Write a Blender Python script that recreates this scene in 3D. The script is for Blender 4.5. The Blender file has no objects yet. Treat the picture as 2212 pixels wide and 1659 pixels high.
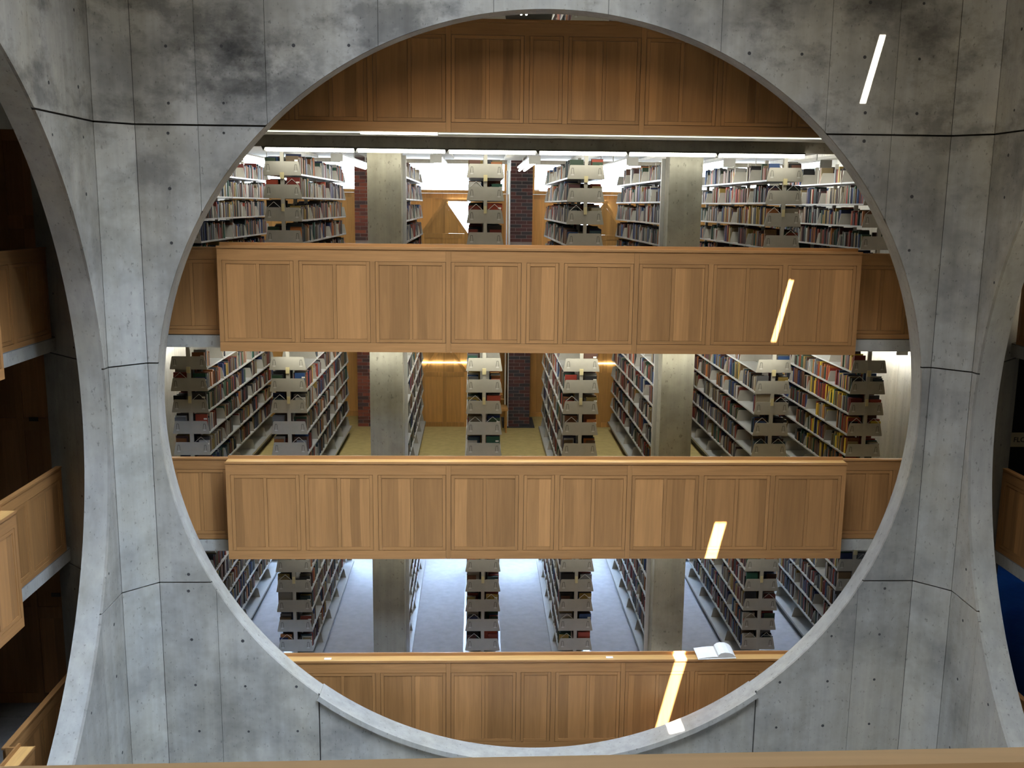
import bpy, math, random
import numpy as np
from mathutils import Matrix, Vector
random.seed(7)
rng = np.random.default_rng(11)
scn = bpy.context.scene
COL = scn.collection

# ------------------------------------------------------------------ camera
PITCH, YAW, ROLL = (math.radians(a) for a in (10.1969, 2.1192, 0.6636))
fwd = Vector((math.sin(YAW)*math.cos(PITCH), math.cos(YAW)*math.cos(PITCH), -math.sin(PITCH)))
rgt = Vector((math.cos(YAW), -math.sin(YAW), 0)); upv = rgt.cross(fwd)
r2 = rgt*math.cos(ROLL) + upv*math.sin(ROLL); u2 = -rgt*math.sin(ROLL) + upv*math.cos(ROLL)
cam = bpy.data.cameras.new('camera'); camo = bpy.data.objects.new('camera', cam); COL.objects.link(camo)
cam.sensor_fit = 'HORIZONTAL'; cam.sensor_width = 36.0; cam.lens = 2145.64*36.0/2212.0
cam.clip_start = 0.05; cam.clip_end = 200
M = Matrix((r2, u2, -fwd)).transposed().to_4x4(); M.translation = Vector((-0.8037, -6.5, 9.85)); camo.matrix_world = M
scn.camera = camo

# ------------------------------------------------------------------ world, sun, daylight, exposure
w = bpy.data.worlds.new('sky'); scn.world = w; w.use_nodes = True
bg = w.node_tree.nodes['Background']; bg.inputs[0].default_value = (0.55, 0.72, 1.0, 1); bg.inputs[1].default_value = 0.06
sun = bpy.data.lights.new('sun', 'SUN'); sun.energy = 125.0; sun.angle = math.radians(0.12); sun.color = (1.0, 0.95, 0.86)
suno = bpy.data.objects.new('sun', sun); COL.objects.link(suno)
SUN_DIR = Vector((-0.2328, 0.6, -1.0)).normalized()
suno.rotation_euler = SUN_DIR.to_track_quat('-Z', 'Y').to_euler(); suno.location = (6, -6, 24)

def area(name, loc, target, sx, sy, power, color, spread=180):
    l = bpy.data.lights.new(name, 'AREA'); l.shape = 'RECTANGLE'; l.size = sx; l.size_y = sy
    l.energy = power; l.color = color; l.spread = math.radians(spread)
    o = bpy.data.objects.new(name, l); COL.objects.link(o); o.location = loc
    o.rotation_euler = (Vector(target)-Vector(loc)).to_track_quat('-Z', 'Y').to_euler(); return o
# daylight falling in between the deep roof beams, plus an added fill beam
area('skylight_cool', (-0.2, 0.6, 16.2), (-1.5, 2.6, 1.0), 4.5, 4.5, 960, (0.58, 0.73, 1.0), 80)
area('fill_beam', (4.0, -4.2, 14.6), (-4.3, 4.7, 3.6), 1.4, 1.6, 95, (0.46, 0.66, 1.0), 46)  # added fill, aimed to brighten the lower left wall
area('skylight_soft', (0.0, -1.2, 16.1), (0.2, 2.2, 2.0), 8.0, 3.0, 270, (1.0, 0.91, 0.75), 125)
scn.view_settings.view_transform = 'Standard'; scn.view_settings.look = 'None'
scn.view_settings.exposure = -0.1; scn.view_settings.gamma = 1.0; scn.view_settings.use_curve_mapping = False
try:
    scn.cycles.use_denoising = True; scn.cycles.use_adaptive_sampling = True; scn.cycles.adaptive_threshold = 0.05; scn.cycles.max_bounces = 5; scn.cycles.diffuse_bounces = 3; scn.cycles.glossy_bounces = 2; scn.cycles.transmission_bounces = 1
    scn.cycles.sample_clamp_indirect = 6.0; scn.cycles.use_light_tree = True
except Exception: pass

# ------------------------------------------------------------------ shared measures (metres)
A = 4.896      # atrium half width to the concrete faces
R = 4.484      # radius of the great circles
ZC = 7.484     # height of their centres
T = 0.285      # concrete thickness seen in the reveal
CH = 0.33      # corner chamfer
H = 2.6515     # storey height
BOX_Y, REC_Y, STACK_Y = 5.557, 5.857, 7.225
J = [5.369, 8.021, 10.681]          # horizontal pour joints
TOPS = [11.985, 9.3335, 6.682, 4.0305]    # parapet tops, four storeys
FLOORS = [t-1.1005 for t in TOPS]
SLAB = 0.163
ROOF = 16.5
FNAME = ['topmost floor', 'upper floor', 'middle floor', 'lower floor']
ORD = ['first', 'second', 'third', 'fourth', 'fifth', 'sixth', 'seventh', 'eighth', 'ninth']

# ------------------------------------------------------------------ materials
MATS = {}
def new_mat(name):
    m = bpy.data.materials.new(name); m.use_nodes = True; MATS[name] = m
    nt = m.node_tree; return m, nt, nt.nodes['Principled BSDF']
def N(nt, kind, **kw):
    n = nt.nodes.new(kind)
    for k, v in kw.items(): setattr(n, k, v)
    return n
def plain(name, col, rough=0.6, metal=0.0, var=0.0, spec=0.3):
    m, nt, b = new_mat(name)
    b.inputs['Roughness'].default_value = rough; b.inputs['Metallic'].default_value = metal
    b.inputs['Specular IOR Level'].default_value = spec
    ns = N(nt, 'ShaderNodeTexNoise'); ns.inputs['Scale'].default_value = 9.0; ns.inputs['Detail'].default_value = 3
    geo = N(nt, 'ShaderNodeNewGeometry'); nt.links.new(geo.outputs['Position'], ns.inputs['Vector'])
    mr = N(nt, 'ShaderNodeMapRange'); mr.inputs[1].default_value = .3; mr.inputs[2].default_value = .7
    mr.inputs[3].default_value = 1-max(var, .04); mr.inputs[4].default_value = 1+max(var, .04)
    nt.links.new(ns.outputs['Fac'], mr.inputs[0])
    mx = N(nt, 'ShaderNodeMix', data_type='RGBA', blend_type='MULTIPLY'); mx.inputs[0].default_value = 1
    mx.inputs[6].default_value = (*col, 1); nt.links.new(mr.outputs[0], mx.inputs[7])
    nt.links.new(mx.outputs[2], b.inputs['Base Color']); return m
def emit(name, col, strength):
    m, nt, b = new_mat(name)
    b.inputs['Base Color'].default_value = (.9, .9, .9, 1)
    b.inputs['Emission Color'].default_value = (*col, 1); b.inputs['Emission Strength'].default_value = strength; return m

def concrete(name, col, stain=0.5, tint=0.10, upper=0.0):
    m, nt, b = new_mat(name); L = nt.links
    b.inputs['Roughness'].default_value = 0.75; b.inputs['Specular IOR Level'].default_value = 0.25
    geo = N(nt, 'ShaderNodeNewGeometry'); oi = N(nt, 'ShaderNodeObjectInfo')
    def noise(scale, vec_scale, detail, lo, hi, out0, out1):
        mp = N(nt, 'ShaderNodeMapping'); mp.inputs['Scale'].default_value = vec_scale
        L.new(geo.outputs['Position'], mp.inputs['Vector'])
        n = N(nt, 'ShaderNodeTexNoise'); n.inputs['Scale'].default_value = scale; n.inputs['Detail'].default_value = detail
        n.inputs['Roughness'].default_value = .66
        L.new(mp.outputs[0], n.inputs['Vector'])
        r = N(nt, 'ShaderNodeMapRange'); r.inputs[1].default_value = lo; r.inputs[2].default_value = hi
        r.inputs[3].default_value = out0; r.inputs[4].default_value = out1
        L.new(n.outputs['Fac'], r.inputs[0]); return r.outputs[0]
    blot = noise(0.55, (1, 1, 1.15), 5, .47, .66, 1.0, 1-stain*.46)
    fine = noise(5.0, (1, 1, .8), 3, .3, .7, .92, 1.07)
    streak = noise(4.0, (1.6, 1.6, .07), 3, .35, .72, 1.06, .85)
    pore = noise(30.0, (1, 1, .55), 2, .63, .72, 1.0, .62)
    def mul(a, c):
        n = N(nt, 'ShaderNodeMath', operation='MULTIPLY'); L.new(a, n.inputs[0]); L.new(c, n.inputs[1]); return n.outputs[0]
    rt = N(nt, 'ShaderNodeMapRange'); rt.inputs[3].default_value = 1-tint; rt.inputs[4].default_value = 1+tint*.6
    L.new(oi.outputs['Random'], rt.inputs[0])
    tot = mul(mul(mul(blot, fine), mul(streak, pore)), rt.outputs[0])
    if upper:      # old water stains, mostly on the uppermost pour
        sx = N(nt, 'ShaderNodeSeparateXYZ'); L.new(geo.outputs['Position'], sx.inputs[0])
        zm = N(nt, 'ShaderNodeMapRange', interpolation_type='SMOOTHSTEP'); L.new(sx.outputs[2], zm.inputs[0])
        zm.inputs[1].default_value = 9.2; zm.inputs[2].default_value = 11.2; zm.inputs[3].default_value = .18; zm.inputs[4].default_value = 1.0
        st = noise(.85, (1.0, 1.0, 1.5), 6, .48, .60, 0.0, upper)
        sp = mul(st, zm.outputs[0]); inv = N(nt, 'ShaderNodeMath', operation='SUBTRACT'); inv.inputs[0].default_value = 1.0; L.new(sp, inv.inputs[1])
        tot = mul(tot, inv.outputs[0])
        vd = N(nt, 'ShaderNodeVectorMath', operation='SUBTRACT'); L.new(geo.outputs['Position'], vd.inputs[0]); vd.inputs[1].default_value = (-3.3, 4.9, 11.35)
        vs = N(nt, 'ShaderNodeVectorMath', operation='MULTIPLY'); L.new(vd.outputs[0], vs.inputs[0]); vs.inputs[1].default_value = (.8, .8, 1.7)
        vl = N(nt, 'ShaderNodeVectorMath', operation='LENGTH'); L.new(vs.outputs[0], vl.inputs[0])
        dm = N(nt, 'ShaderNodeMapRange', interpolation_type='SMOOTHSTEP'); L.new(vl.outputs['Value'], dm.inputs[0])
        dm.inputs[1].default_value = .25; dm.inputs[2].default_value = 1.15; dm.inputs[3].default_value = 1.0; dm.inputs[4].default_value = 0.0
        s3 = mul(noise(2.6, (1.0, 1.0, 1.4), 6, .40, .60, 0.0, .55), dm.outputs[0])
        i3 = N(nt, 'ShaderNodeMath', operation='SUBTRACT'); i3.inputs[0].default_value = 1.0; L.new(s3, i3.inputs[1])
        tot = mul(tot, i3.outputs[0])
    warm = noise(1.1, (1, 1, .5), 3, .4, .7, 0.0, 1.0)
    cm = N(nt, 'ShaderNodeMix', data_type='RGBA'); L.new(warm, cm.inputs[0])
    cm.inputs[6].default_value = (*col, 1); cm.inputs[7].default_value = (col[0]*1.0, col[1]*.965, col[2]*.87, 1)
    mx = N(nt, 'ShaderNodeMix', data_type='RGBA', blend_type='MULTIPLY'); mx.inputs[0].default_value = 1
    L.new(cm.outputs[2], mx.inputs[6]); L.new(tot, mx.inputs[7]); L.new(mx.outputs[2], b.inputs['Base Color'])
    bp = N(nt, 'ShaderNodeBump'); bp.inputs['Strength'].default_value = .12; bp.inputs['Distance'].default_value = .01
    L.new(tot, bp.inputs['Height']); L.new(bp.outputs[0], b.inputs['Normal']); return m

def wood(name, col, axis, strips=0.0, rough=0.42, contrast=0.16):
    """grain along axis ('X' or 'Z'); strips>0 adds veneer boards of different tone across the panel"""
    m, nt, b = new_mat(name); L = nt.links
    b.inputs['Roughness'].default_value = rough; b.inputs['Specular IOR Level'].default_value = 0.35
    tc = N(nt, 'ShaderNodeTexCoord'); oi = N(nt, 'ShaderNodeObjectInfo')
    off = N(nt, 'ShaderNodeMath', operation='MULTIPLY'); off.inputs[1].default_value = 61.0; L.new(oi.outputs['Random'], off.inputs[0])
    add = N(nt, 'ShaderNodeVectorMath', operation='ADD'); L.new(tc.outputs['Object'], add.inputs[0]); L.new(off.outputs[0], add.inputs[1])
    mp = N(nt, 'ShaderNodeMapping'); mp.inputs['Scale'].default_value = (2.2, 30, 30) if axis == 'X' else (30, 30, 1.6)
    L.new(add.outputs[0], mp.inputs['Vector'])
    n = N(nt, 'ShaderNodeTexNoise'); n.inputs['Scale'].default_value = 1.0; n.inputs['Detail'].default_value = 5; n.inputs['Distortion'].default_value = .6
    L.new(mp.outputs[0], n.inputs['Vector'])
    g = N(nt, 'ShaderNodeMapRange'); g.inputs[1].default_value = .25; g.inputs[2].default_value = .75
    g.inputs[3].default_value = 1-contrast; g.inputs[4].default_value = 1+contrast*.7; L.new(n.outputs['Fac'], g.inputs[0])
    rnd = N(nt, 'ShaderNodeMapRange'); rnd.inputs[3].default_value = .88; rnd.inputs[4].default_value = 1.10; L.new(oi.outputs['Random'], rnd.inputs[0])
    mu = N(nt, 'ShaderNodeMath', operation='MULTIPLY'); L.new(g.outputs[0], mu.inputs[0]); L.new(rnd.outputs[0], mu.inputs[1]); tot = mu.outputs[0]
    if strips:
        sx = N(nt, 'ShaderNodeSeparateXYZ'); L.new(add.outputs[0], sx.inputs[0])
        wv = N(nt, 'ShaderNodeTexNoise'); wv.inputs['Scale'].default_value = 1.3; L.new(add.outputs[0], wv.inputs['Vector'])
        ws = N(nt, 'ShaderNodeMath', operation='MULTIPLY_ADD'); ws.inputs[1].default_value = .05; L.new(wv.outputs['Fac'], ws.inputs[0]); L.new(sx.outputs[0], ws.inputs[2])
        vo = N(nt, 'ShaderNodeTexVoronoi', voronoi_dimensions='1D'); vo.inputs['Scale'].default_value = strips; L.new(ws.outputs[0], vo.inputs['W'])
        vr = N(nt, 'ShaderNodeSeparateColor'); L.new(vo.outputs['Color'], vr.inputs[0])
        vm = N(nt, 'ShaderNodeMapRange'); vm.inputs[3].default_value = .80; vm.inputs[4].default_value = 1.20; L.new(vr.outputs[0], vm.inputs[0])
        m2 = N(nt, 'ShaderNodeMath', operation='MULTIPLY'); L.new(tot, m2.inputs[0]); L.new(vm.outputs[0], m2.inputs[1]); tot = m2.outputs[0]
    mx = N(nt, 'ShaderNodeMix', data_type='RGBA', blend_type='MULTIPLY'); mx.inputs[0].default_value = 1
    mx.inputs[6].default_value = (*col, 1); L.new(tot, mx.inputs[7]); L.new(mx.outputs[2], b.inputs['Base Color']); return m

WOODC = (0.345, 0.165, 0.054)
concrete('concrete', (0.352, 0.330, 0.280), stain=1.0, tint=.12, upper=.50)
concrete('concrete_plain', (0.375, 0.355, 0.305), stain=.5, tint=.05)
concrete('concrete_pillar', (0.40, 0.385, 0.32), stain=.8, tint=.05)
concrete('concrete_white', (0.68, 0.67, 0.62), stain=.25, tint=.02)
concrete('concrete_slab', (0.42, 0.40, 0.35), stain=.6, tint=.03)
plain('joint_dark', (0.045, 0.042, 0.038), .9)
wood('wood_rail', WOODC, 'X'); wood('wood_stile', WOODC, 'Z'); wood('wood_panel', WOODC, 'Z', strips=7.5)
wood('wood_ledge', (0.60, 0.34, 0.11), 'X', rough=.36)
wood('wood_near', (0.74, 0.53, 0.33), 'X', rough=.5)
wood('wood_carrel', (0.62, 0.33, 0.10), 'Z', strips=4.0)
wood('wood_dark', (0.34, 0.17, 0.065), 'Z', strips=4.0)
plain('steel_paint', (0.43, 0.41, 0.355), .5, 0, .05, .4)
plain('steel_light', (0.62, 0.62, 0.60), .45, 0, .03, .4)
plain('steel_shelf', (0.44, 0.45, 0.44), .32, 0, .03, .5)
plain('steel_dark', (0.10, 0.10, 0.09), .6)
plain('tag_yellow', (0.66, 0.58, 0.33), .7); plain('paper', (0.85, 0.83, 0.76), .8); plain('gap_light_white', (0.85, 0.85, 0.85), .5)
plain('carpet_tan', (0.54, 0.44, 0.19), .95, 0, .08, .05); plain('carpet_blue_grey', (0.48, 0.48, 0.50), .95, 0, .07, .05)
plain('carpet_grey', (0.20, 0.19, 0.17), .95, 0, .1, .05); plain('carpet_blue', (0.008, 0.05, 0.17), .95, 0, .08, .05)
plain('mat_dark', (0.07, 0.075, 0.08), .9); plain('stone_floor', (0.84, 0.84, 0.83), .6)
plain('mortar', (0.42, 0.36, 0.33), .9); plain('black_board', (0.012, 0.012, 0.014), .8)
plain('sign_beige', (0.55, 0.47, 0.30), .7); plain('ink', (0.05, 0.045, 0.04), .8)
emit('tube', (1.0, 0.98, 0.90), 21.0); emit('tube_dim', (1.0, 0.97, 0.86), 11.0); emit('tube_soft', (1.0, 0.98, 0.84), 12.0); emit('slot_glow', (0.92, 1.0, 0.72), 3.0)
emit('window_day', (0.74, 0.87, 1.0), 13.0); emit('window_blue', (0.46, 0.66, 1.0), 150.0); emit('tube_row_dim', (1.0, 0.97, 0.82), 6.0)
def obj_color_mat(name, rough=.6, attr=False):
    m, nt, b = new_mat(name); b.inputs['Roughness'].default_value = rough
    if attr:
        a = N(nt, 'ShaderNodeVertexColor'); a.layer_name = 'Col'; nt.links.new(a.outputs['Color'], b.inputs['Base Color'])
    else:
        a = N(nt, 'ShaderNodeObjectInfo'); nt.links.new(a.outputs['Color'], b.inputs['Base Color'])
    return m
obj_color_mat('book_cover'); obj_color_mat('book_rows', attr=True); obj_color_mat('brick', .85)

# ------------------------------------------------------------------ mesh helpers
class MB:
    def __init__(s): s.v = []; s.f = []; s.mi = []; s.m = 0
    def box(s, x0, x1, y0, y1, z0, z1):
        b = len(s.v)
        s.v += [(x0,y0,z0),(x1,y0,z0),(x1,y1,z0),(x0,y1,z0),(x0,y0,z1),(x1,y0,z1),(x1,y1,z1),(x0,y1,z1)]
        for q in ((0,3,2,1),(4,5,6,7),(0,1,5,4),(1,2,6,5),(2,3,7,6),(3,0,4,7)):
            s.f.append(tuple(b+i for i in q)); s.mi.append(s.m)
        return s
    def prism_y(s, pts, y0, y1):           # outline in (x,z)
        n = len(pts); b = len(s.v)
        s.v += [(x, y0, z) for x, z in pts] + [(x, y1, z) for x, z in pts]
        s.f.append(tuple(range(b, b+n))); s.f.append(tuple(range(b+2*n-1, b+n-1, -1))); s.mi += [s.m, s.m]
        for i in range(n):
            j = (i+1) % n; s.f.append((b+j, b+i, b+n+i, b+n+j)); s.mi.append(s.m)
        return s
    def prism_z(s, pts, z0, z1):           # outline in (x,y), counter-clockwise
        n = len(pts); b = len(s.v)
        s.v += [(x, y, z0) for x, y in pts] + [(x, y, z1) for x, y in pts]
        s.f.append(tuple(range(b+n-1, b-1, -1))); s.f.append(tuple(range(b+n, b+2*n))); s.mi += [s.m, s.m]
        for i in range(n):
            j = (i+1) % n; s.f.append((b+i, b+j, b+n+j, b+n+i)); s.mi.append(s.m)
        return s
    def bar(s, a, c, wd, seg=6):           # round bar from a to c
        a, c = Vector(a), Vector(c); d = (c-a).normalized()
        p = d.orthogonal().normalized(); q = d.cross(p); b = len(s.v)
        for e in (a, c):
            for i in range(seg):
                t = 2*math.pi*i/seg; s.v.append(tuple(e+p*math.cos(t)*wd+q*math.sin(t)*wd))
        for i in range(seg):
            j = (i+1) % seg; s.f.append((b+i, b+j, b+seg+j, b+seg+i)); s.mi.append(s.m)
        s.f.append(tuple(range(b+seg-1, b-1, -1))); s.f.append(tuple(range(b+seg, b+2*seg))); s.mi += [s.m, s.m]
        return s
    def mesh(s, name, mats):
        me = bpy.data.meshes.new(name); me.from_pydata(s.v, [], s.f)
        for m in (mats if isinstance(mats, (list, tuple)) else [mats]): me.materials.append(MATS[m])
        if any(s.mi): me.polygons.foreach_set('material_index', s.mi)
        me.update(); return me
    def build(s, name, mats, parent=None, loc=(0,0,0), rz=0): return put(name, s.mesh(name, mats), parent, loc, rz)
def put(name, me, parent=None, loc=(0,0,0), rz=0):
    o = bpy.data.objects.new(name, me); COL.objects.link(o); o.location = loc; o.rotation_euler[2] = rz
    if parent: o.parent = parent
    return o
def empty(name, loc=(0,0,0), rz=0, parent=None):
    o = put(name, None, parent, loc, rz); o.empty_display_size = .1; return o
def tag(o, label=None, cat=None, group=None, kind=None):
    if label: o['label'] = label
    if cat: o['category'] = cat
    if group: o['group'] = group
    if kind: o['kind'] = kind
    return o
def struct(o): o['kind'] = 'structure'; return o
def copy_tree(o, parent=None):
    c = o.copy(); COL.objects.link(c); c.parent = parent
    for ch in o.children: copy_tree(ch, c)
    return c

# ------------------------------------------------------------------ the great concrete walls
def half(z): d = R*R-(z-ZC)**2; return math.sqrt(d) if d > 0 else 0.0
def hh(x): d = R*R-x*x; return math.sqrt(d) if d > 0 else 0.0
ZT, ZB = 13.2, 0.0
def cell_outline(band, x0, x1):
    """outline of one poured panel: the cell less the circle"""
    z0, z1 = band; n = 40; out = []
    if z0 > ZC+2 or z1 < ZC-2:
        top = z0 > ZC; lo, hi = [], []
        for i in range(n+1):
            x = x0+(x1-x0)*i/n
            if top: a, b_ = max(z0, ZC+hh(x) if abs(x) < R else z0), z1
            else: a, b_ = z0, min(z1, ZC-hh(x) if abs(x) < R else z1)
            if b_-a > 1e-4: lo.append((x, a)); hi.append((x, b_))
        return lo + hi[::-1] if len(lo) > 1 else None
    le, ri = [], []
    for i in range(n+1):
        z = z0+(z1-z0)*i/n; wdt = half(z)
        if x1 <= 0: a, b_ = x0, min(x1, -wdt)
        else: a, b_ = max(x0, wdt), x1
        if b_-a > 1e-4: le.append((a, z)); ri.append((b_, z))
    return ri + le[::-1] if len(le) > 1 else None
E_ = A-CH
PT = 0.03
G = 0.0025
bands = [(ZB, J[0]-.008), (J[0]+.008, J[1]-.008), (J[1]+.008, J[2]-.010), (J[2]+.010, ZT)]
cuts_hi = [-E_, -3.88, -3.12, -1.89, -.63, .63, 1.89, 3.12, 3.88, E_]
cuts_mid = [-E_, -3.88, -3.12, 0, 3.12, 3.88, E_]
cuts_lo = [-E_, -3.90, -2.71, 2.71, 3.90, E_]
def dedupe(p):
    o = []
    for q in p:
        if not o or abs(q[0]-o[-1][0])+abs(q[1]-o[-1][1]) > 1e-5: o.append(q)
    if abs(o[0][0]-o[-1][0])+abs(o[0][1]-o[-1][1]) < 1e-5: o.pop()
    return o
panel_meshes = []
for bi, band in enumerate(bands):
    cuts = cuts_lo if bi == 0 else cuts_hi if bi == 3 else cuts_mid
    for x0, x1 in zip(cuts[:-1], cuts[1:]):
        g0 = .008 if (bi == 0 and abs(abs(x0)-2.71) < .01) else G
        g1 = .008 if (bi == 0 and abs(abs(x1)-2.71) < .01) else G
        ol = cell_outline(band, x0+g0, x1-g1)
        if ol: 
            ol = dedupe(ol)
            if len(ol) > 2: panel_meshes.append(MB().prism_y(ol, A, A+PT).mesh('concrete_panel', 'concrete'))
# chamfer pieces at the left end of a wall (one per pour)
cham = []
s2 = math.sqrt(.5)
for band in bands:
    p = [(-E_-G, A-G), (-A+G, E_+G), (-A+G-PT*s2, E_+G+PT*s2), (-E_-G-PT*s2, A-G+PT*s2)]
    cham.append(MB().prism_z(p[::-1] if False else p, *band).mesh('concrete_panel', 'concrete'))
def core_mesh():
    b = MB(); n = 180; x0, x1, z0, z1 = -A-.02, A+.02, ZB, ZT
    angs = [2*math.pi*i/n for i in range(n)]
    for cx, cz in ((x0,z0),(x1,z0),(x1,z1),(x0,z1)): angs.append(math.atan2(cz-ZC, cx) % (2*math.pi))
    angs = sorted(angs); k = len(angs); RR = R
    for a in angs:
        c, s = math.cos(a), math.sin(a)
        t = min([v for v in ((x1/c if c > 1e-9 else x0/c if c < -1e-9 else 1e9), ((z1-ZC)/s if s > 1e-9 else (z0-ZC)/s if s < -1e-9 else 1e9))])
        for y in (A+PT, A+T):
            b.v.append((RR*c, y, ZC+RR*s)); b.v.append((t*c, y, ZC+t*s))
    for i in range(k):
        j = (i+1) % k; a, c = 4*i, 4*j
        b.f += [(a, c, c+1, a+1), (a+3, c+3, c+2, a+2), (a, a+2, c+2, c)]; b.mi += [1, 0, 0]
    return b.mesh('wall_core', ['concrete_plain', 'joint_dark'])
core_me = core_mesh()
def curb_mesh():
    b = MB(); n = 60; a0 = math.asin(2.70/R); r0, r1, y0, y1 = R-.012, R+.052, A-.05, A+T+.005
    for i in range(n+1):
        t = -a0+2*a0*i/n; s, c = math.sin(t), math.cos(t)
        for r, y in ((r0,y0),(r0,y1),(r1,y1),(r1,y0)): b.v.append((r*s, y, ZC-r*c))
    for i in range(n):
        a, c = 4*i, 4*i+4
        for q in range(4): b.f.append((a+q, a+(q+1)%4, c+(q+1)%4, c+q)); b.mi.append(0)
    b.f += [(0,3,2,1), (4*n, 4*n+1, 4*n+2, 4*n+3)]; b.mi += [0, 0]
    return b.mesh('curb', 'concrete_plain')
curb_me = curb_mesh()
TIES = [(-4.22,4.64),(-3.61,4.62),(-4.2,4.05),(-3.6,4.03),(-2.98,4.02),(-4.18,3.44),(-3.58,3.43),(-2.98,3.43),(3.61,4.65),(4.21,4.67),(3.6,4.05),(4.19,4.07),(3.58,3.45),(4.17,3.47),(3.0,4.04),(2.99,3.43),(-4.21,10.59),(-3.6,10.6),(-4.19,10.91),(-3.59,10.92),(3.51,11.52),(3.56,10.92),(4.13,11.51),(4.15,10.92),(3.53,12.1),(4.13,12.1),(2.21,11.54),(2.8,11.54),(-3.59,11.52),(-2.81,11.54),(-2.21,11.55),(-4.23,9.39),(-4.22,9.99),(4.17,10.0),(4.19,9.39),(3.57,10.61),(-4.22,5.47),(-4.23,5.26),(4.23,5.27),(-4.19,11.51),(-3.34,12.1),(1.58,12.1),(-1.6,12.12),(2.2,12.12)]
def tie_holes_mesh(spots=None):
    b = MB(); y = A-.0012
    xs = [-4.24, -3.5, -2.9, -2.2, -1.3, -.45, .45, 1.3, 2.2, 2.9, 3.5, 4.24]
    zs = [3.55, 4.45, 5.15, 5.75, 6.6, 7.5, 8.4, 9.1, 9.95, 10.45, 10.95, 11.75, 12.5]
    if True:
        for jx, jz in (spots or [(x+random.uniform(-.04, .04), z+random.uniform(-.05, .05)) for x in xs for z in zs]):
            if math.hypot(jx, jz-ZC) < R+.06 or (abs(jx) < 2.75 and jz < ZC): continue
            k = len(b.v); rr = random.uniform(.015, .021); n = 10
            b.v.append((jx, y+.0008, jz))
            b.v += [(jx+rr*math.cos(2*math.pi*i/n), y, jz+rr*math.sin(2*math.pi*i/n)) for i in range(n)]
            for i in range(n): b.f.append((k, k+1+i, k+1+(i+1)%n)); b.mi.append(0)
    return b.mesh('tie_holes', 'joint_dark')
tie_me = tie_holes_mesh(); tie_front = tie_holes_mesh(TIES)
WALLS = {}
for side, rz, full in (('front', 0, True), ('left', math.pi/2, True), ('right', -math.pi/2, True), ('back', math.pi, False)):
    wl = struct(empty('wall_'+side, (0, 0, 0), rz)); WALLS[side] = wl
    put('wall_core', core_me, wl)
    if full:
        for me in panel_meshes: put('concrete_panel', me, wl)
        if side != 'left':
            for me in cham: put('concrete_panel', me, wl)
        if side == 'left':
            pass
        put('curb', curb_me, wl)
        th = put('tie_holes', tie_front if side == 'front' else tie_me, wl); th['kind'] = 'stuff'
# chamfer of the front-right corner belongs to wall_right's left end (rotated), front-left to wall_front
# ------------------------------------------------------------------ diagonal piers standing behind the corners
def pier(sx, name):
    pts = [(6.72, -.225), (8.42, -.235), (8.42, .235), (6.72, .225)]
    xy = [(sx*(u+v)*s2, (u-v)*s2) for u, v in pts]
    if sx < 0: xy = xy[::-1]
    o = empty(name); struct(o)
    zs = [0, J[0]-.008, J[0]+.008, J[1]-.008, J[1]+.008, J[2]-.01, J[2]+.01, ZT]
    for a, b_ in ((0,1),(2,3),(4,5),(6,7)): MB().prism_z(xy, zs[a], zs[b_]).build('concrete_panel', 'concrete_plain', o)
    inner = [(sx*(u+v*.93)*s2, (u-v*.93)*s2) for u, v in [(6.72,-.225),(8.40,-.23),(8.40,.23),(6.72,.225)]]
    if sx < 0: inner = inner[::-1]
    for a in (1, 3, 5): MB().prism_z(inner, zs[a]-.001, zs[a+1]+.001).build('joint', 'joint_dark', o)
    b = MB()
    for k in range(16):
        u = random.choice((7.15, 7.55, 8.0))+random.uniform(-.04, .04); z = 3.2+.62*k+random.uniform(-.05, .05)
        for sgn in (-1, 1):
            v = sgn*.2362; c0 = Vector((sx*(u+v)*s2, (u-v)*s2, z)); nn = Vector((sx*sgn*s2, -sgn*s2, 0)); t1 = nn.cross(Vector((0,0,1)))
            i0 = len(b.v); b.v += [tuple(c0+t1*.014*math.cos(q*.785)+Vector((0,0,.014*math.sin(q*.785)))+nn*.001) for q in range(8)]
            b.f.append(tuple(range(i0, i0+8))); b.mi.append(0)
    h = b.build('tie_holes', 'joint_dark', o); h['kind'] = 'stuff'
pier(-1, 'wall_pier_left'); pier(1, 'wall_pier_right')

# ------------------------------------------------------------------ unseen roof, slits shaped to cast the sun streaks; clerestory closed solid
def roof():
    o = struct(empty('ceiling'))
    def slab(n, x0, x1, y0, y1): MB().box(x0, x1, y0, y1, ROOF, ROOF+.02).build(n, 'concrete_plain', o)
    xc = 3.053+.2328*(ROOF-8.99)
    slits = [(-2.98, -.80, .075), (.585, 1.055, .034), (1.60, 2.05, .036)]     # y0, y1, half width
    wmax = .10
    slab('roof_slab', -9.5, xc-wmax, -9.5, 14.5); slab('roof_slab', xc+wmax, 9.5, -9.5, 14.5)
    y = -9.5
    for a, b_, hw in slits:
        slab('roof_slab', xc-wmax, xc+wmax, y, a)
        slab('roof_slab', xc-wmax, xc-hw, a, b_); slab('roof_slab', xc+hw, xc+wmax, a, b_); y = b_
    slab('roof_slab', xc-wmax, xc+wmax, y, 14.5)
roof()
for i, rz in enumerate((0, math.pi/2, math.pi, -math.pi/2)):
    o = struct(empty('window_%d' % (i+10), (0,0,0), rz))
    MB().box(-A, A, A+.10, A+.16, ZT, ROOF).build('clerestory_blocker', 'concrete_plain', o)  # unseen opaque wall, added so sun enters only by the slits
# atrium floor
struct(MB().box(-9.5, 9.5, -9.5, 14.5, -.2, 0).build('floor', 'stone_floor'))

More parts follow.
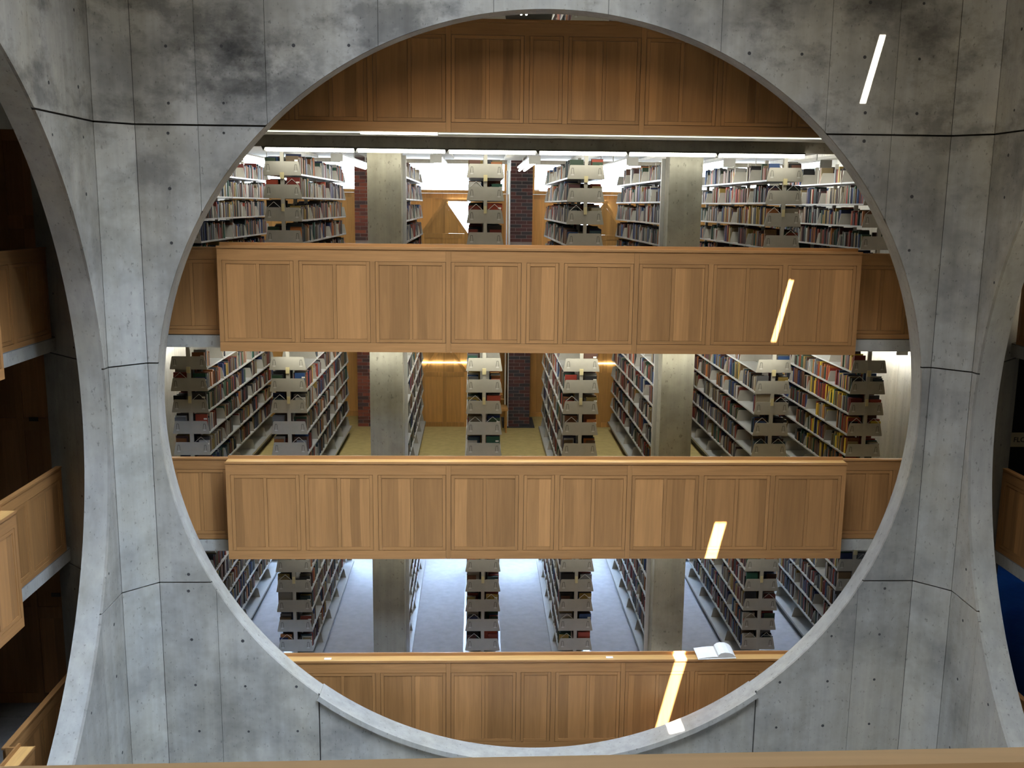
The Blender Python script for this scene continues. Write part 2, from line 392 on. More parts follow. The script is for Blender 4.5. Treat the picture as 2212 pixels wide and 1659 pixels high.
# ------------------------------------------------------------------ storey slabs
CARPET = ['carpet_grey', 'carpet_grey', 'carpet_tan', 'carpet_blue_grey']
for k, zf in enumerate(FLOORS):
    def slab(x0, x1, y0, y1, carpet):
        b = MB(); b.box(x0, x1, y0, y1, zf-SLAB, zf-.012); b.m = 1; b.box(x0+.0, x1, y0+.02, y1, zf-.012, zf)
        struct(b.build('floor', ['concrete_slab', carpet]))
    slab(-5.7, 5.7, REC_Y, 14.5, CARPET[k])
    if k:
        slab(-9.5, -5.7, REC_Y+.35, 14.5, 'carpet_grey'); slab(5.7, 11.0, REC_Y+.35, 14.5, 'carpet_blue' if k == 3 else 'carpet_grey')
        slab(-9.5, -REC_Y, -5.2, REC_Y+.35, 'carpet_grey'); slab(REC_Y, 9.5, -5.2, REC_Y+.35, 'carpet_grey')
slab_near = struct(MB().box(-5.7, 5.7, -9.5, -REC_Y, FLOORS[1]-SLAB, FLOORS[1]).build('floor', 'carpet_grey'))
struct(MB().box(-9.5, 11.0, REC_Y, 14.5, FLOORS[0]+H-SLAB, FLOORS[0]+H).build('floor', 'concrete_slab'))
# enclosing outer walls
struct(MB().box(-9.7, 11.2, 14.5, 14.7, 0, ROOF).build('wall_far', 'concrete_plain'))
for x in (-9.7, 11.0): struct(MB().box(x, x+.2, -9.5, 14.5, 0, ROOF).build('wall_outer', 'concrete_plain'))
struct(MB().box(-9.7, 11.2, -9.7, -9.5, 0, ROOF).build('wall_outer', 'concrete_plain'))

# ------------------------------------------------------------------ wooden parapets
BW, BH = 3.904, 1.2671
DW, NW, GP, EP = .85, .392, .063, .056
_cache = {}
def me_box(key, mats, *dims):
    if key not in _cache: _cache[key] = MB().box(*dims).mesh(key[0], mats)
    return _cache[key]
def framed(parent, x0, x1, z0, z1, two):
    """frame boards and recessed veneer panels filling x0..x1, z0..z1 of a parapet face (face at y=0)"""
    wd, ht = x1-x0, z1-z0; g = .0035; fw = .043; key = ('panel_frame', round(wd, 3), round(ht, 3), two)
    if key not in _cache:
        b = MB(); y0, y1 = .003, .03
        b.box(g, fw, y0, y1, g, ht-g); b.box(wd-fw, wd-g, y0, y1, g, ht-g)
        b.m = 1; b.box(fw+.0015, wd-fw-.0015, y0, y1, g, fw); b.box(fw+.0015, wd-fw-.0015, y0, y1, ht-fw, ht-g)
        b.m = 0
        if two: b.box(wd/2-.02, wd/2+.02, y0, y1, fw+.0015, ht-fw-.0015)
        _cache[key] = b.mesh('panel_frame', ['wood_stile', 'wood_rail'])
    fr = put('panel_frame', _cache[key], parent, (x0, 0, z0))
    spans = [(fw, wd/2-.02), (wd/2+.02, wd-fw)] if two else [(fw, wd-fw)]
    for a, b_ in spans:
        k2 = ('panel', round(b_-a, 3), round(ht, 3))
        put('panel', me_box(k2, 'wood_panel', .003, b_-a-.003, .008, .03, .003, ht-2*fw-.003), fr, (a, 0, fw))
def parapet_box(loc, rz, label, dark_back=True):
    o = tag(empty('balcony_parapet', loc, rz), label, 'parapet', 'wooden balcony fronts')
    zr, zb = -.165, -BH+.115
    xs = -BW+EP; cells = []
    for i in range(9):
        wd = NW if i == 4 else DW; cells.append((xs, xs+wd)); xs += wd+GP
    j1, j2 = (cells[2][1]+.002, cells[3][0]-.002), (cells[5][1]+.002, cells[6][0]-.002)
    segs = [(-BW, j1[0]-.002), (j1[1]+.002, j2[0]-.002), (j2[1]+.002, BW)]
    for a, b_ in segs:
        put('rail', me_box(('rail', round(b_-a, 3), 't'), 'wood_rail', 0, b_-a, 0, .035, 0, -zr-.002), o, (a, 0, zr))
        put('rail', me_box(('rail', round(b_-a, 3), 'b'), 'wood_rail', 0, b_-a, 0, .035, 0, .113), o, (a, 0, -BH))
    for a, b_ in (j1, j2): put('stile', me_box(('stile', 'full', round(b_-a, 3)), 'wood_stile', 0, b_-a, 0, .035, 0, BH-.002), o, (a, 0, -BH))
    for i in range(8):
        if i in (2, 5): continue
        a, b_ = cells[i][1], cells[i+1][0]
        put('stile', me_box(('stile', 'mid'), 'wood_stile', .001, GP-.001, 0, .035, 0, zr-zb), o, (a, 0, zb))
    for sx in (-1, 1): put('stile', me_box(('stile', 'end'), 'wood_stile', 0, EP-.001, 0, .035, 0, zr-zb), o, (-BW if sx < 0 else BW-EP+.001, 0, zb))
    for i, (a, b_) in enumerate(cells): framed(o, a, b_, zb, zr, i != 4)
    put('backing', me_box(('backing', 'box'), 'joint_dark', -BW+.02, BW-.02, .030, .040, -BH+.002, -.03), o)
    for sx in (-1, 1): put('end_board', me_box(('end_board', 'b'), 'wood_stile', 0, .022, .036, .30, -BH, -.002), o, (-BW if sx < 0 else BW-.022, 0, 0))
    put('ledge', me_box(('ledge', 'b'), 'wood_ledge', -BW+.001, BW-.001, .0, .145, -.030, 0), o)
    put('nosing', me_box(('nosing', 'b'), 'wood_rail', -BW-.004, BW+.004, -.009, -.0005, -.024, .004), o)
    put('rim', me_box(('rim', 'b'), 'wood_rail', -BW, BW, .1455, .168, -1.08, .041), o)
    return o
def parapet_side(loc, rz, wd, label):
    o = tag(empty('recessed_parapet', loc, rz), label, 'parapet', 'recessed wooden parapets beside the piers')
    ht = 1.055
    MB().box(0, wd, 0, .03, ht-.13, ht-.002).build('rail', 'wood_rail', o); MB().box(0, wd, 0, .03, 0, .06).build('rail', 'wood_rail', o)
    n = max(1, round(wd/.85)); cw = (wd-GP*(n+1))/n
    for i in range(n+1): MB().box(0, GP-.001, 0, .03, .061, ht-.131).build('stile', 'wood_stile', o, (i*(cw+GP), 0, 0))
    for i in range(n): framed(o, GP+i*(cw+GP), GP+i*(cw+GP)+cw-.001, .061, ht-.131, True)
    MB().box(.01, wd-.01, .03, .05, 0, ht-.02).build('backing', 'wood_stile', o)
    MB().box(0, wd, -.008, .06, ht-.002, ht+.02).build('cap', 'wood_rail', o)
    return o
for k in range(4):
    parapet_box((0, BOX_Y, TOPS[k]-(.03 if k == 0 else 0)), 0, ['wooden panelled balcony front just under the top of the circle',
        'wooden panelled balcony front of the upper floor, directly below the ceiling light row',
        'wooden panelled balcony front of the middle floor, across the circle\'s centre',
        'wooden panelled balcony front with an open book on its ledge, bottom of circle'][k])
for k in (1, 2, 3):
    for sx, nm in ((-1, 'left'), (1, 'right')):
        if k == 3: continue
        x0 = -5.43 if sx < 0 else BW
        parapet_side((x0, REC_Y, FLOORS[k]), 0, 5.43-BW, 'dark recessed wood parapet at the %s end of the %s balcony' % (nm, FNAME[k]))
    # side galleries: the recessed stretch between pier and box
    parapet_side((-REC_Y, BW-.34, FLOORS[k]), math.pi/2, 5.43-BW+.34, 'dark wood parapet seen through the left circle, %s' % FNAME[k])
    parapet_side((REC_Y, 5.43, FLOORS[k]), -math.pi/2, 5.43-BW, 'dark wood parapet seen through the right circle, %s' % FNAME[k])
    parapet_box((-BOX_Y, -.35, TOPS[k]), math.pi/2, 'bright end of a wooden balcony front at left picture edge, %s' % FNAME[k])
near = tag(empty('near_railing', (-.6, -5.63, TOPS[1]), .0185), 'near wooden railing top along the bottom edge of the picture', 'railing')
MB().box(-3.9, 3.9, -.026, 0, -.30, 0).build('rim', 'wood_near', near)
MB().box(-3.9, 3.9, -.30, -.0265, -.075, -.045).build('ledge', 'wood_ledge', near)
MB().box(-3.9, 3.9, -.01, .02, -BH, -.301).build('panel', 'wood_panel', near)

# ------------------------------------------------------------------ behind the side circles: panelled walls and signs
def side_wall(x0, x1, y, zf, mat, idx, sgn_x, sgn_w, sgn_z, text=None, parent_mat='wood_dark'):
    o = struct(empty('door_%d' % idx, (0, y, zf)))
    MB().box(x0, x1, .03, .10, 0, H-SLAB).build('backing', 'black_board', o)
    if mat:
        n = max(1, round((x1-x0)/.8)); cw = (x1-x0)/n
        for i in range(n):
            a = x0+i*cw
            MB().box(a, a+.09, 0, .03, 0, H-SLAB).build('stile', mat, o)
            for z0, z1 in ((0, .15), (1.25, 1.42), (H-SLAB-.14, H-SLAB)): MB().box(a+.091, a+cw-.001, 0, .03, z0, z1).build('rail', mat, o)
            for z0, z1 in ((.151, 1.249), (1.421, H-SLAB-.141)): MB().box(a+.093, a+cw-.003, .012, .03, z0, z1).build('panel', mat, o)
sid = 1
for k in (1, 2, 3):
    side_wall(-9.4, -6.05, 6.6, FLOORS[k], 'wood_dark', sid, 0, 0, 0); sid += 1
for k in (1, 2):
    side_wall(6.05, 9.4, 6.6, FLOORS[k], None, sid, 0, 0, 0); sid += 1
def text_obj(name, body, size, loc, rot, mat, parent=None):
    cu = bpy.data.curves.new(name, 'FONT'); cu.body = body; cu.size = size; cu.extrude = .0015; cu.align_x = 'LEFT'; cu.align_y = 'CENTER'
    t = bpy.data.objects.new(name, cu); COL.objects.link(t)
    bpy.context.view_layer.update()
    me = bpy.data.meshes.new_from_object(t.evaluated_get(bpy.context.evaluated_depsgraph_get()))
    bpy.data.objects.remove(t); me.materials.clear(); me.materials.append(MATS[mat])
    o = put(name, me, parent, loc); o.rotation_euler = rot; return o
sg = tag(empty('floor_sign', (6.57, 6.58, 6.65)), 'beige wall sign lettered FLOOR at the right picture edge', 'sign')
MB().box(0, .78, 0, .012, 0, .20).build('plate', 'sign_beige', sg)
text_obj('lettering', 'FLOOR', .10, (.03, -.002, .098), (math.pi/2, 0, 0), 'ink', sg)
for x, z, fl in ((-6.72, 6.96, 2), (-6.60, 4.50, 3)):
    s_ = tag(empty('door_plate', (x, 6.585, z)), 'tiny dark plate on the wood door behind left circle, %s' % FNAME[fl], 'sign', 'door plates')
    MB().box(0, .12, 0, .008, 0, .055).build('plate', 'ink', s_)

# ------------------------------------------------------------------ stack zone: side walls, pillars, ceiling beams
for k in (1, 2, 3):
    zf = FLOORS[k]
    for x0, nm in ((-5.7, 'left'), (5.6, 'right')):
        o = struct(empty('wall_stack_'+nm, (0,0,zf)))
        for i in range(5): MB().box(x0, x0+.1, 6.95+i*1.2+.003, 6.95+(i+1)*1.2-.003, 0, H-SLAB).build('concrete_panel', 'concrete_white', o)
PITCHX = 1.3656; S0 = .1167-.8037
def stack_x(k): return S0+k*PITCHX
for k in (1, 2, 3):
    for si, nm in ((-1, 'left'), (2, 'right')):
        x = stack_x(si)
        b = MB().box(x-.228, x+.228, STACK_Y, STACK_Y+.30, 0, H-SLAB)
        o = b.build('pillar', 'concrete_pillar', None, (0, 0, FLOORS[k])); struct(o)
for k in (0, 1, 2, 3):
    zc = FLOORS[k]+H-SLAB
    bm = struct(MB().box(-4.1, 4.1, 7.05, 7.19, zc-.14, zc).build('trim_%d' % (k+1), 'concrete_slab'))
    for x in np.arange(-5.0, 5.1, 1.25):
        struct(MB().box(x-.30, x+.02, 7.6, 12.4, zc-.05, zc).build('trim_%d' % (k+5), 'concrete_white'))

# ------------------------------------------------------------------ fluorescent lights
def fixture_row(k, z, strong):
    n = 6; L_ = 1.20
    for i in range(n):
        x = -3.60+i*L_
        o = tag(empty('ceiling_light', (x, 7.0, z)), '%s louvred fluorescent light from left in the long row, %s' % (ORD[i], FNAME[k]), 'light', 'fluorescent row along the gallery')
        if k == 1:
            MB().box(.02, L_-.02, -.055, .05, .035, .055).build('housing', 'steel_dark', o)
            MB().box(.03, L_-.03, -.05, .045, -.01, .034).build('diffuser', 'tube_soft', o)
            b = MB(); b.prism_y([(.0, .05), (-.028, .05), (0, -.012), (.028, .05)][1:], -.053, .05); b.build('end_cap', 'steel_dark', o)
            b = MB()
            for q in range(40): xx = .03+(L_-.06)*(q+.5)/40; b.box(xx-.0015, xx+.0015, -.053, -.0505, -.012, .034)
            b.build('louvre', 'steel_light', o)
        else:
            MB().box(.02, L_-.02, -.055, .05, .035, .055).build('housing', 'steel_light', o)
            MB().box(.03, L_-.03, -.05, .045, -.01, .034).build('diffuser', 'tube_row_dim' if k == 3 else 'tube_soft', o)
for k in (0, 1, 2, 3): fixture_row(k, FLOORS[k]+H-SLAB-.195, True)
for i in range(6):
    o = tag(empty('ceiling_light', (-3.6+i*1.2, -7.0, FLOORS[1]+H-SLAB-.195)), '%s fluorescent light above the near railing behind the camera' % ORD[i], 'light', 'fluorescent row behind the camera')
    MB().box(.02, 1.18, -.055, .05, .035, .055).build('housing', 'steel_light', o); MB().box(.03, 1.17, -.05, .045, -.01, .034).build('diffuser', 'tube_soft', o)
for k in (0, 1, 2, 3):
    for ai in range(-4, 4 + 1):
        if k == 0 and ai not in (-1, 0, 1): continue
        x = stack_x(ai)+PITCHX/2
        if abs(x) > 5.45 or ai == -4: x = math.copysign(5.40, x)
        zl = FLOORS[k]+2.185
        o = tag(empty('aisle_light', (x, 7.6, zl)), 'hanging fluorescent light over the %s aisle from left, %s' % (ORD[ai+3] if -3 <= ai < 6 else 'outer', FNAME[k]), 'light', 'lights hanging between the stacks')
        MB().box(-.082, .082, 0, .03, 0, .11).build('end_cap', 'steel_light', o)
        b = MB(); b.box(-.08, .08, .03, 4.0, .085, .11); b.build('housing', 'steel_light', o)
        for s_ in (-1, 1): MB().bar((s_*.045, .04, .045), (s_*.045, 3.98, .045), .019, 8).build('tube', 'tube_dim' if k == 3 else 'tube', o)
        for yy in (.4, 2.0, 3.6): MB().bar((0, yy, .11), (0, yy, H-SLAB-2.185), .008).build('hanger', 'steel_light', o)
# thin light slot under the topmost balcony front
zl = FLOORS[0]-SLAB
for i, (xa, xb, mt) in enumerate(((-3.55, -2.19, 'slot_glow'), (-2.18, -1.27, 'tube_soft'), (-1.26, .9, 'slot_glow'), (.91, 3.6, 'slot_glow'))):
    o = tag(empty('slot_light', (0, 5.605, zl-.034)), ['dim left end', 'bright short stretch', 'dim middle stretch', 'long dim right stretch'][i]+' of thin light line under topmost balcony front', 'light')
    MB().box(xa, xb, 0, .05, -.028 if mt == 'tube_soft' else -.013, -.004).build('diffuser', mt, o); MB().box(xa, xb, 0, .05, -.004, .034).build('housing', 'steel_light', o)
struct(MB().box(-BW, BW, BOX_Y+.04, REC_Y+.01, FLOORS[0]-SLAB, FLOORS[0]-SLAB+.03).build('ceiling', 'concrete_slab'))

# ------------------------------------------------------------------ book stacks
SH0, DZ, NL = 1.983, .305, 7            # first shelf height over the floor, pitch, levels
SEC, NS = .914, 5
YS0 = STACK_Y+.012
panel_me = None
def end_panel_mesh(front):
    b = MB(); b.prism_y([(-.254, 0), (.254, 0), (.254, .02), (.222, .178), (.212, .185), (-.212, .185), (-.222, .178), (-.254, .02)], 0, .008)
    if front:
        b.m = 1
        for s_ in (-1, 1): b.box(s_*.185-.017, s_*.185+.017, -.0015, 0, .048, .062)
        b.m = 2
        for s_ in (-1, 1):
            for q in (-1, 1): b.prism_y([(s_*.185+q*.017, .066), (s_*.185+q*.0225, .066), (s_*.185+q*.0145, .14), (s_*.185+q*.009, .14)], -.001, 0)
            b.box(s_*.185-.013, s_*.185+.013, -.001, 0, .14, .146)
    return b.mesh('end_panel' if front else 'bracket', ['steel_paint', 'steel_light', 'steel_dark'])
EP_F, EP_B = end_panel_mesh(True), end_panel_mesh(False)
SHELF = MB().box(.012, .250, 0, SEC*NS, -.004, .018).mesh('shelf', 'steel_shelf')
SHELF_L = MB().box(-.250, -.012, 0, SEC*NS, -.004, .018).mesh('shelf', 'steel_shelf')
POST = MB().box(-.024, .024, -.012, .030, 0, 2.30).mesh('post', 'steel_paint')
KICK = MB().box(-.235, .235, 0, SEC*NS, 0, .135).mesh('base', 'steel_dark')  # dark colour paints the shade below the bottom shelf
BSH = MB().box(-.292, .292, 0, SEC*NS, -.022, .016).mesh('shelf', 'steel_shelf')
TAG1 = MB().prism_y([(-.026, .0), (.026, 0), (.026, .085), (-.026, .085)], 0, .02).mesh('range_tag', 'tag_yellow')
TAG2 = MB().box(-.020, .020, 0, .012, 0, .10).mesh('range_tag', 'tag_yellow')
WIRE = MB().bar((-.085, .05, .03), (0, .05, .105), .0035, 5).bar((0, .05, .105), (.085, .05, .03), .0035, 5).mesh('wire_support', 'steel_light')
ENDW = MB().box(-.27, .27, -.02, .02, 0, 2.28).mesh('end_board', 'steel_light')
def make_stack(k, si, idx):
    zf = FLOORS[k]; x = stack_x(si); hidden_end = si in (-1, 2)
    y0 = STACK_Y+.42 if hidden_end else STACK_Y
    o = tag(empty('book_stack', (x, y0, zf)), 'steel book stack, %s from left%s, on the %s' % (ORD[si+3], ' behind concrete pillar' if hidden_end else '', FNAME[k]), 'bookcase', 'steel library stacks')
    for lv in range(NL):
        z = SH0-DZ*lv
        for me in ((SHELF, SHELF_L) if lv < NL-1 else (BSH,)): put('shelf', me, o, (0, .012, z))
        for s_ in range(NS+1):
            fr = s_ == 0
            put('end_panel' if fr else 'bracket', EP_F if fr else EP_B, o, (0, s_*SEC+(0 if fr else .006), z-.004))
    for s_ in range(NS+1): put('post', POST, o, (0, s_*SEC+.010, 0))
    put('base', KICK, o, (0, .012, 0))
    if not hidden_end:
        for lv in range(1, 6):
            for s_ in (-1, 1):
                if random.random() < .38: put('wire_support', WIRE, o, (s_*.125, -.035, SH0-DZ*lv+.15))
    if hidden_end: put('end_board', ENDW, o, (0, -.03, 0))
    else:
        put('range_tag', TAG1, o, (0, -.02, SH0-.05)); put('range_tag', TAG2, o, (0, -.012, SH0-2*DZ+.13))
    return y0
stack_y0 = {}
for k in (0, 1, 2, 3):
    for si in range(-3, 5):
        if k == 0 and si not in (-1, 0, 1, 2): continue
        stack_y0[k, si] = make_stack(k, si, 0)

# ------------------------------------------------------------------ books
PAL = np.array([(.12,.045,.025),(.20,.075,.03),(.34,.04,.025),(.45,.07,.035),(.02,.04,.15),(.03,.09,.26),(.03,.07,.09),(.012,.012,.016),(.02,.02,.024),
    (.04,.09,.045),(.02,.11,.07),(.46,.40,.29),(.56,.52,.43),(.36,.26,.12),(.24,.15,.07),(.50,.34,.08),(.14,.14,.15),(.28,.29,.31),(.07,.07,.085),(.11,.04,.04),(.55,.19,.05),(.62,.60,.55)])
PN = ['dark brown','brown','deep red','red','navy blue','blue','dark teal','black','black','dark green','green','cream','off white','tan','olive brown','mustard','grey','light grey','charcoal','maroon','orange','white']
BOOK_ME = MB().box(0, 1, 0, 1, 0, 1).mesh('book', 'book_cover')
STICK = MB().box(0, .045, -.0015, 0, 0, .022).mesh('spine_label', 'paper')
BV, BF, BC = [], [], []
singles = []           # candidates for single objects
for (k, si), y0 in stack_y0.items():
    for lv in range(NL):
        for sd in (-1, 1):
            z = FLOORS[k]+SH0-DZ*lv+.018
            y = y0+.014; first = True; n_in = 0
            for s_ in range(NS):
                ys, ye = y0+s_*SEC+.02, y0+(s_+1)*SEC-.006
                if lv == 6: fill = 0.0 if k != 1 else .5
                elif lv == 0: fill = random.choice((0, .25, .5, .0)) if k != 1 else random.choice((.4, .8, .2))
                else: fill = random.choice((.55, .75, .85, .9, .95))
                if k == 2 and si == 3 and sd == -1 and lv in (2, 3, 4, 5) and s_ == 0: fill = .12
                y = ys; base_h = random.uniform(.18, .235); hue = random.randrange(len(PAL)); yellow = (k == 2 and si == 4 and s_ < 2)
                end = ys+(ye-ys)*fill
                if s_ == 0 and fill and fill < .9: y = ys+.0
                while y < end:
                    th = random.choice((.016, .02, .024, .028, .034, .042, .05)) ; 
                    if y+th > ye: break
                    hgt = min(.27, max(.14, base_h+random.gauss(0, .022))); dp = min(.215, max(.12, hgt*.72+random.gauss(0, .012)))
                    ci = hue if random.random() < .18 else random.randrange(len(PAL))
                    if yellow and random.random() < .42: ci = random.choice((15, 15, 13, 3, 20, 2))
                    c = PAL[ci]*random.uniform(.30, .80)
                    if yellow and ci == 15: c = np.array((.62, .45, .04))
                    xo = stack_x(si)+sd*(.236-random.uniform(0, .02)); xa, xb = (xo-dp, xo) if sd > 0 else (xo, xo+dp)
                    rec = (k, si, sd, lv, n_in, xa, xb, y+.001, y+th-.001, z, z+hgt, c, PN[ci]); n_in += 1
                    singles.append(rec); y += th
def score(r):
    k, si, sd, lv, n, *_ = r
    if k == 0 or si in (-1, 2) and n == 0 and False: return -1
    vis = (sd > 0 and si <= 0) or (sd < 0 and si >= 1)
    if k == 1 and lv > 3 or k == 3 and lv < 1 or lv == 6: return -1
    if k == 1 and si in (-3, 4) or (k == 3 and si in (-3, 4)): return -1
    if n == 0 and si not in (-1, 2): return 1000+(20 if vis else 0)
    if vis and si in (-3, -2, 3, 4): return 500-n*2
    return -1
order = sorted(range(len(singles)), key=lambda i: -score(singles[i]))
pick = set(i for i in order[:290] if score(singles[i]) > 0)
for i, r in enumerate(singles):
    k, si, sd, lv, n, xa, xb, ya, yb, za, zb, c, nm = r
    if i in pick:
        o = put('book', BOOK_ME, None, (xa, ya, za)); o.scale = (xb-xa, yb-ya, zb-za); o.color = (*np.clip(c, 0, 1), 1)
        tag(o, '%s book, %s, %s shelf, %s side of %s stack from left, %s' % (nm, 'shelf end' if n == 0 else ORD[n]+' inward' if n < 9 else 'number %d inward' % (n+1), ORD[lv], 'right' if sd > 0 else 'left', ORD[si+3], FNAME[k]), 'book', 'books on the stack shelves')
        if n == 0 and sd > 0 and random.random() < .8:
            s_ = put('spine_label', STICK, o, (1-.30, 0, .70)); s_.scale = (1/(xb-xa), 1/(yb-ya), 1/(zb-za))
    else:
        b0 = len(BV); BV += [(xa,ya,za),(xb,ya,za),(xb,yb,za),(xa,yb,za),(xa,ya,zb),(xb,ya,zb),(xb,yb,zb),(xa,yb,zb)]
        BF += [(b0,b0+3,b0+2,b0+1),(b0+4,b0+5,b0+6,b0+7),(b0,b0+1,b0+5,b0+4),(b0+1,b0+2,b0+6,b0+5),(b0+2,b0+3,b0+7,b0+6),(b0+3,b0,b0+4,b0+7)]
        BC.append(c)
me = bpy.data.meshes.new('books'); me.from_pydata(BV, [], BF); me.materials.append(MATS['book_rows'])
ca = me.color_attributes.new('Col', 'FLOAT_COLOR', 'CORNER')
cols = np.ones((len(BC), 24, 4), np.float32); cols[:, :, :3] = np.clip(np.array(BC), 0, 1)[:, None, :]
ca.data.foreach_set('color', cols.ravel()); me.update()
tag(put('books', me), 'many library books filling the shelves deeper inside the stacks', 'books', None, 'stuff')

# ------------------------------------------------------------------ far zone: brick piers, carrels, windows
BRK = MB().box(0, 1, 0, 1, 0, 1).mesh('brick', 'brick')
def brick_pier(x0, x1, k, nrow0, nrow1, label):
    zf = FLOORS[k]; y0, y1 = 12.47, 13.25
    o = tag(empty('brick_pier', (x0, y0, zf)), label, 'pier', 'brick piers between carrels')
    wd = x1-x0; MB().box(.008, wd-.008, .008, y1-y0-.008, 0, H-SLAB).build('mortar', 'mortar', o)
    ch = .0667
    for r in range(int((H-SLAB)/ch)):
        z = r*ch
        if not (nrow0 <= r <= nrow1): continue
        xs = [0, .21, .42] if r % 2 == 0 else [0, .10, .31, .42]
        xs = [min(v, wd) for v in xs]
        for a, b_ in zip(xs[:-1], xs[1:]):
            if b_-a < .02: continue
            br = put('brick', BRK, o, (a+.004, 0, z+.004)); br.scale = (b_-a-.008, .10, ch-.009)
            t = random.choice(((.30,.085,.055),(.24,.07,.05),(.34,.10,.06),(.10,.06,.06),(.16,.06,.05)) if x0 < -1 else ((.14,.05,.045),(.10,.045,.045),(.06,.05,.055),(.055,.05,.06),(.12,.05,.05))); f = random.uniform(.8, 1.15); br.color = (t[0]*f, t[1]*f, t[2]*f, 1)
        br = put('brick', BRK, o, (wd-.09, .106, z+.004)); br.scale = (.09, .20, ch-.009); br.color = (.25, .08, .05, 1)
for k, r0, r1 in ((1, 14, 40), (2, 0, 22)):
    brick_pier(-.17, .25, k, r0, r1, 'dark red brick pier right of the centre stack, %s' % FNAME[k])
    brick_pier(-3.09, -2.67, k, r0, r1, 'dark red brick pier beside the left concrete pillar, %s' % FNAME[k])
    cp = tag(empty('wall_conduit', (-.20, 12.5, FLOORS[k])), 'pair of thin white bars for gap light beside brick pier, %s' % FNAME[k], 'conduit')
    for q in (-.035, .025): MB().bar((q, 0, 0), (q, 0, 2.25), .013, 6).build('conduit', 'gap_light_white', cp)  # white bars stand for light coming through the gap beside the pier
mt = tag(MB().box(-.285, .347, 12.385, 13.34, 0, .008).build('floor_mat', 'mat_dark', None, (0, 0, FLOORS[2]+.001)), 'dark grey mat under the brick pier, middle floor', 'mat')

def panelled(parent, x0, x1, y, z0, z1, cols, mat='wood_carrel'):
    cw = (x1-x0)/cols
    for i in range(cols+1): MB().box(x0+i*cw-.035, x0+i*cw+.035, y, y+.03, z0, z1).build('stile', mat, parent)
    for i in range(cols):
        a, b_ = x0+i*cw+.036, x0+(i+1)*cw-.036
        for q0, q1 in ((z0, z0+.09), (z1-.09, z1)): MB().box(a, b_, y, y+.03, q0, q1).build('rail', mat, parent)
        MB().box(a, b_, y+.012, y+.03, z0+.091, z1-.091).build('panel', mat, parent)
win = 5
for k in (1, 2, 3):
    zf = FLOORS[k]
    cw_ = struct(empty('wall_carrels', (0, 0, zf)))
    segs = [(-5.6, -3.12), (-2.64, -.21), (.29, 2.9), (3.3, 5.6)]
    for a, b_ in segs:
        panelled(cw_, a, b_, 13.45, 0, 1.83 if k != 2 else 2.45, max(1, round((b_-a)/.62)))
        MB().box(a, b_, 13.36, 13.5, 1.84, 1.90).build('sill', 'wood_carrel', cw_)
    if k != 2:
        for a, b_ in segs:
            o = struct(empty('window_%d' % win, (0, 13.5, zf))); win += 1
            MB().box(a, b_, .05, .06, 1.90, 2.41).build('pane', 'window_day' if k == 1 else 'window_blue', o)
            for q in (a, b_-.05): MB().box(q, q+.05, 0, .05, 1.90, 2.41).build('frame', 'wood_carrel', o)
            MB().box(a, b_, 0, .10, 2.411, H-SLAB-.002).build('lintel', 'concrete_slab', o)
    if k == 1:
        for a, b_ in ((-1.36, -.93), (1.25, 1.75)):
            o = struct(empty('window_%d' % win, (0, 13.40, zf))); win += 1
            MB().box(a, b_, 0, .01, .95, 1.68).build('pane', 'window_day', o)
            MB().box(a-.03, b_+.03, -.012, .008, 1.68, 1.72).build('frame', 'wood_carrel', o)
    # carrel partitions
    for cx, nm in ((-1.41, 'left of the centre stack'), (1.62, 'right of the centre stack')):
        if k == 3: continue
        o = tag(empty('carrel', (cx, 12.48, zf)), 'wooden study carrel with sloping partition %s, %s' % (nm, FNAME[k]), 'carrel', 'study carrels by the windows')
        wd, zt, zs = .45, 1.72, 1.08
        MB().box(-wd, wd, .032, .05, 0, zs).build('backboard', 'wood_carrel', o)
        panelled(o, -wd+.035, wd-.035, 0, 0, zs, 2)
        MB().prism_y([(-wd, zs+.002), (-.055, zs+.002), (-.055, zt-.12), ][:3] if False else [(-wd+.06, zs+.002), (-.03, zs+.002), (-.03, zt-.14)], .010, .03).build('gable_panel', 'wood_carrel', o)
        MB().prism_y([(.03, zs+.002), (wd-.06, zs+.002), (.03, zt-.14)], .010, .03).build('gable_panel', 'wood_carrel', o)
        MB().box(-.03, .03, 0, .03, zs+.002, zt-.04).build('stile', 'wood_carrel', o)
        for s_ in (-1, 1):
            p = [(s_*wd, zs), (s_*(wd-.075), zs), (0, zt-.09), (0, zt)]
            MB().prism_y(p if s_ > 0 else p[::-1], -.002, .034).build('raking_rail', 'wood_carrel', o)
        MB().box(-.06, .06, -.01, .06, zt-.05, zt-.01).build('cap', 'wood_carrel', o)
        MB().box(-wd, wd, .06, .55, .70, .73).build('desk_top', 'wood_carrel', o)
        if k == 2:
            MB().box(-wd, wd, -.02, .03, 1.26, 1.275).build('light_bar', 'tube_soft', o)
            MB().box(-wd, wd, .015, .03, zs, 1.60).build('backboard', 'wood_carrel', o)
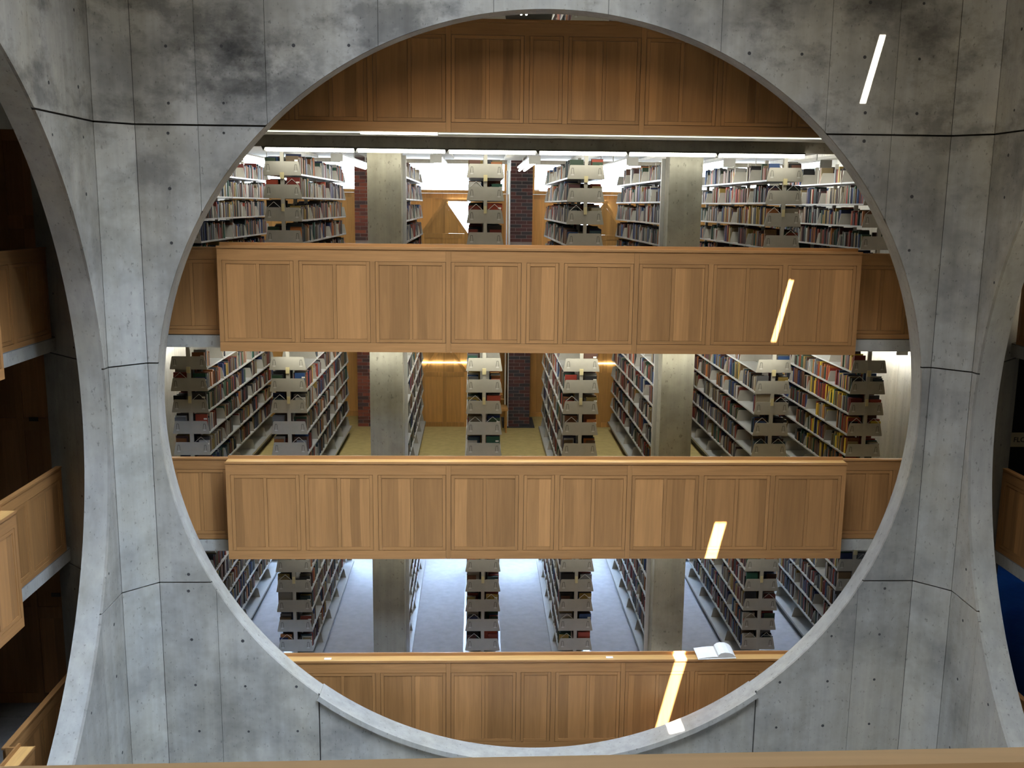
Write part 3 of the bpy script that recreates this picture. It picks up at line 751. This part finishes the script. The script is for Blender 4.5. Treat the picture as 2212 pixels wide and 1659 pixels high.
# wooden reading chairs
def chair(loc, rz, label):
    o = tag(empty('reading_chair', loc, rz), label, 'chair', 'wooden reading chairs')
    MB().box(-.22, .22, -.22, .22, .43, .465).build('seat', 'wood_carrel', o)
    for sx in (-1, 1):
        MB().bar((sx*.19, -.19, 0), (sx*.19, -.19, .43), .017).build('leg', 'wood_carrel', o)
        MB().bar((sx*.19, .19, 0), (sx*.19, .19, .43), .017).build('leg', 'wood_carrel', o)
        MB().bar((sx*.19, .20, .46), (sx*.20, .27, .90), .016).build('back_post', 'wood_carrel', o)
        MB().bar((sx*.22, .24, .66), (sx*.24, -.14, .66), .016).build('arm', 'wood_carrel', o)
    b = MB()
    for q in range(7):
        a0, a1 = -.22+.44*q/7, -.22+.44*(q+1)/7
        b.box(a0, a1+.001, .27-.05*math.cos(a0*7), .295-.05*math.cos(a0*7), .80, .93)
    b.build('back_rail', 'wood_carrel', o)
    for q in (-.1, 0, .1): MB().bar((q, .21, .46), (q, .24, .82), .009).build('spindle', 'wood_carrel', o)
chair((-.48, 12.12, FLOORS[1]), 2.4, 'wooden reading chair beside the brick pier, upper floor')
chair((-3.05, 12.15, FLOORS[1]), 2.0, 'wooden reading chair beside left concrete pillar, upper floor')
chair((-.42, 12.15, FLOORS[2]), 1.6, 'wooden reading chair beside the brick pier, middle floor')
tag(MB().box(.33, .43, 13.40, 13.41, 0, .06).build('notice', 'paper', None, (0, 0, FLOORS[1]+1.87)), 'small white notice on the wood window sill, upper floor', 'sign')

# ------------------------------------------------------------------ open book lying on the lowest ledge
ob = tag(empty('open_book', (2.37, 5.675, TOPS[3]+.03), .06), 'open white-paged book lying face up on the lowest balcony ledge', 'book')
ob.rotation_euler[0] = .20
MB().box(-.26, .25, -.125, .12, 0, .006).build('cover', 'paper', ob)
pl = []
for i in range(9): t = i/8; pl.append((-.25+.25*t, .012+.020*math.sin(t*math.pi*.55)))
MB().prism_y(([(-.25, .0065)]+pl+[(0, .0065)])[::-1], -.115, .11).build('pages', 'paper', ob)
pr = []
for i in range(13): t = i/12; pr.append((.245*t, .010+.085*math.sin(min(1, t*1.25)*math.pi)**.8*(1-t*.35) if t < .8 else .010+.085*math.sin(math.pi*.999)**.8+.0))
pr = [(.003, .012), (.012, .055), (.04, .082), (.09, .092), (.15, .085), (.20, .062), (.235, .03), (.245, .012)]
MB().prism_y(([(.003, .0065)]+pr+[(.245, .0065)])[::-1], -.115, .11).build('pages', 'paper', ob)
for nm, x in (('slip beside the second stack', -2.75), ('slip beside the fifth stack', .92)):
    tag(MB().box(0, .09, 0, .05, 0, .004).build('paper_slip', 'paper', None, (x, 5.60, TOPS[3]+.002)), 'small white paper %s on the lowest balcony ledge' % nm, 'paper', 'paper slips')
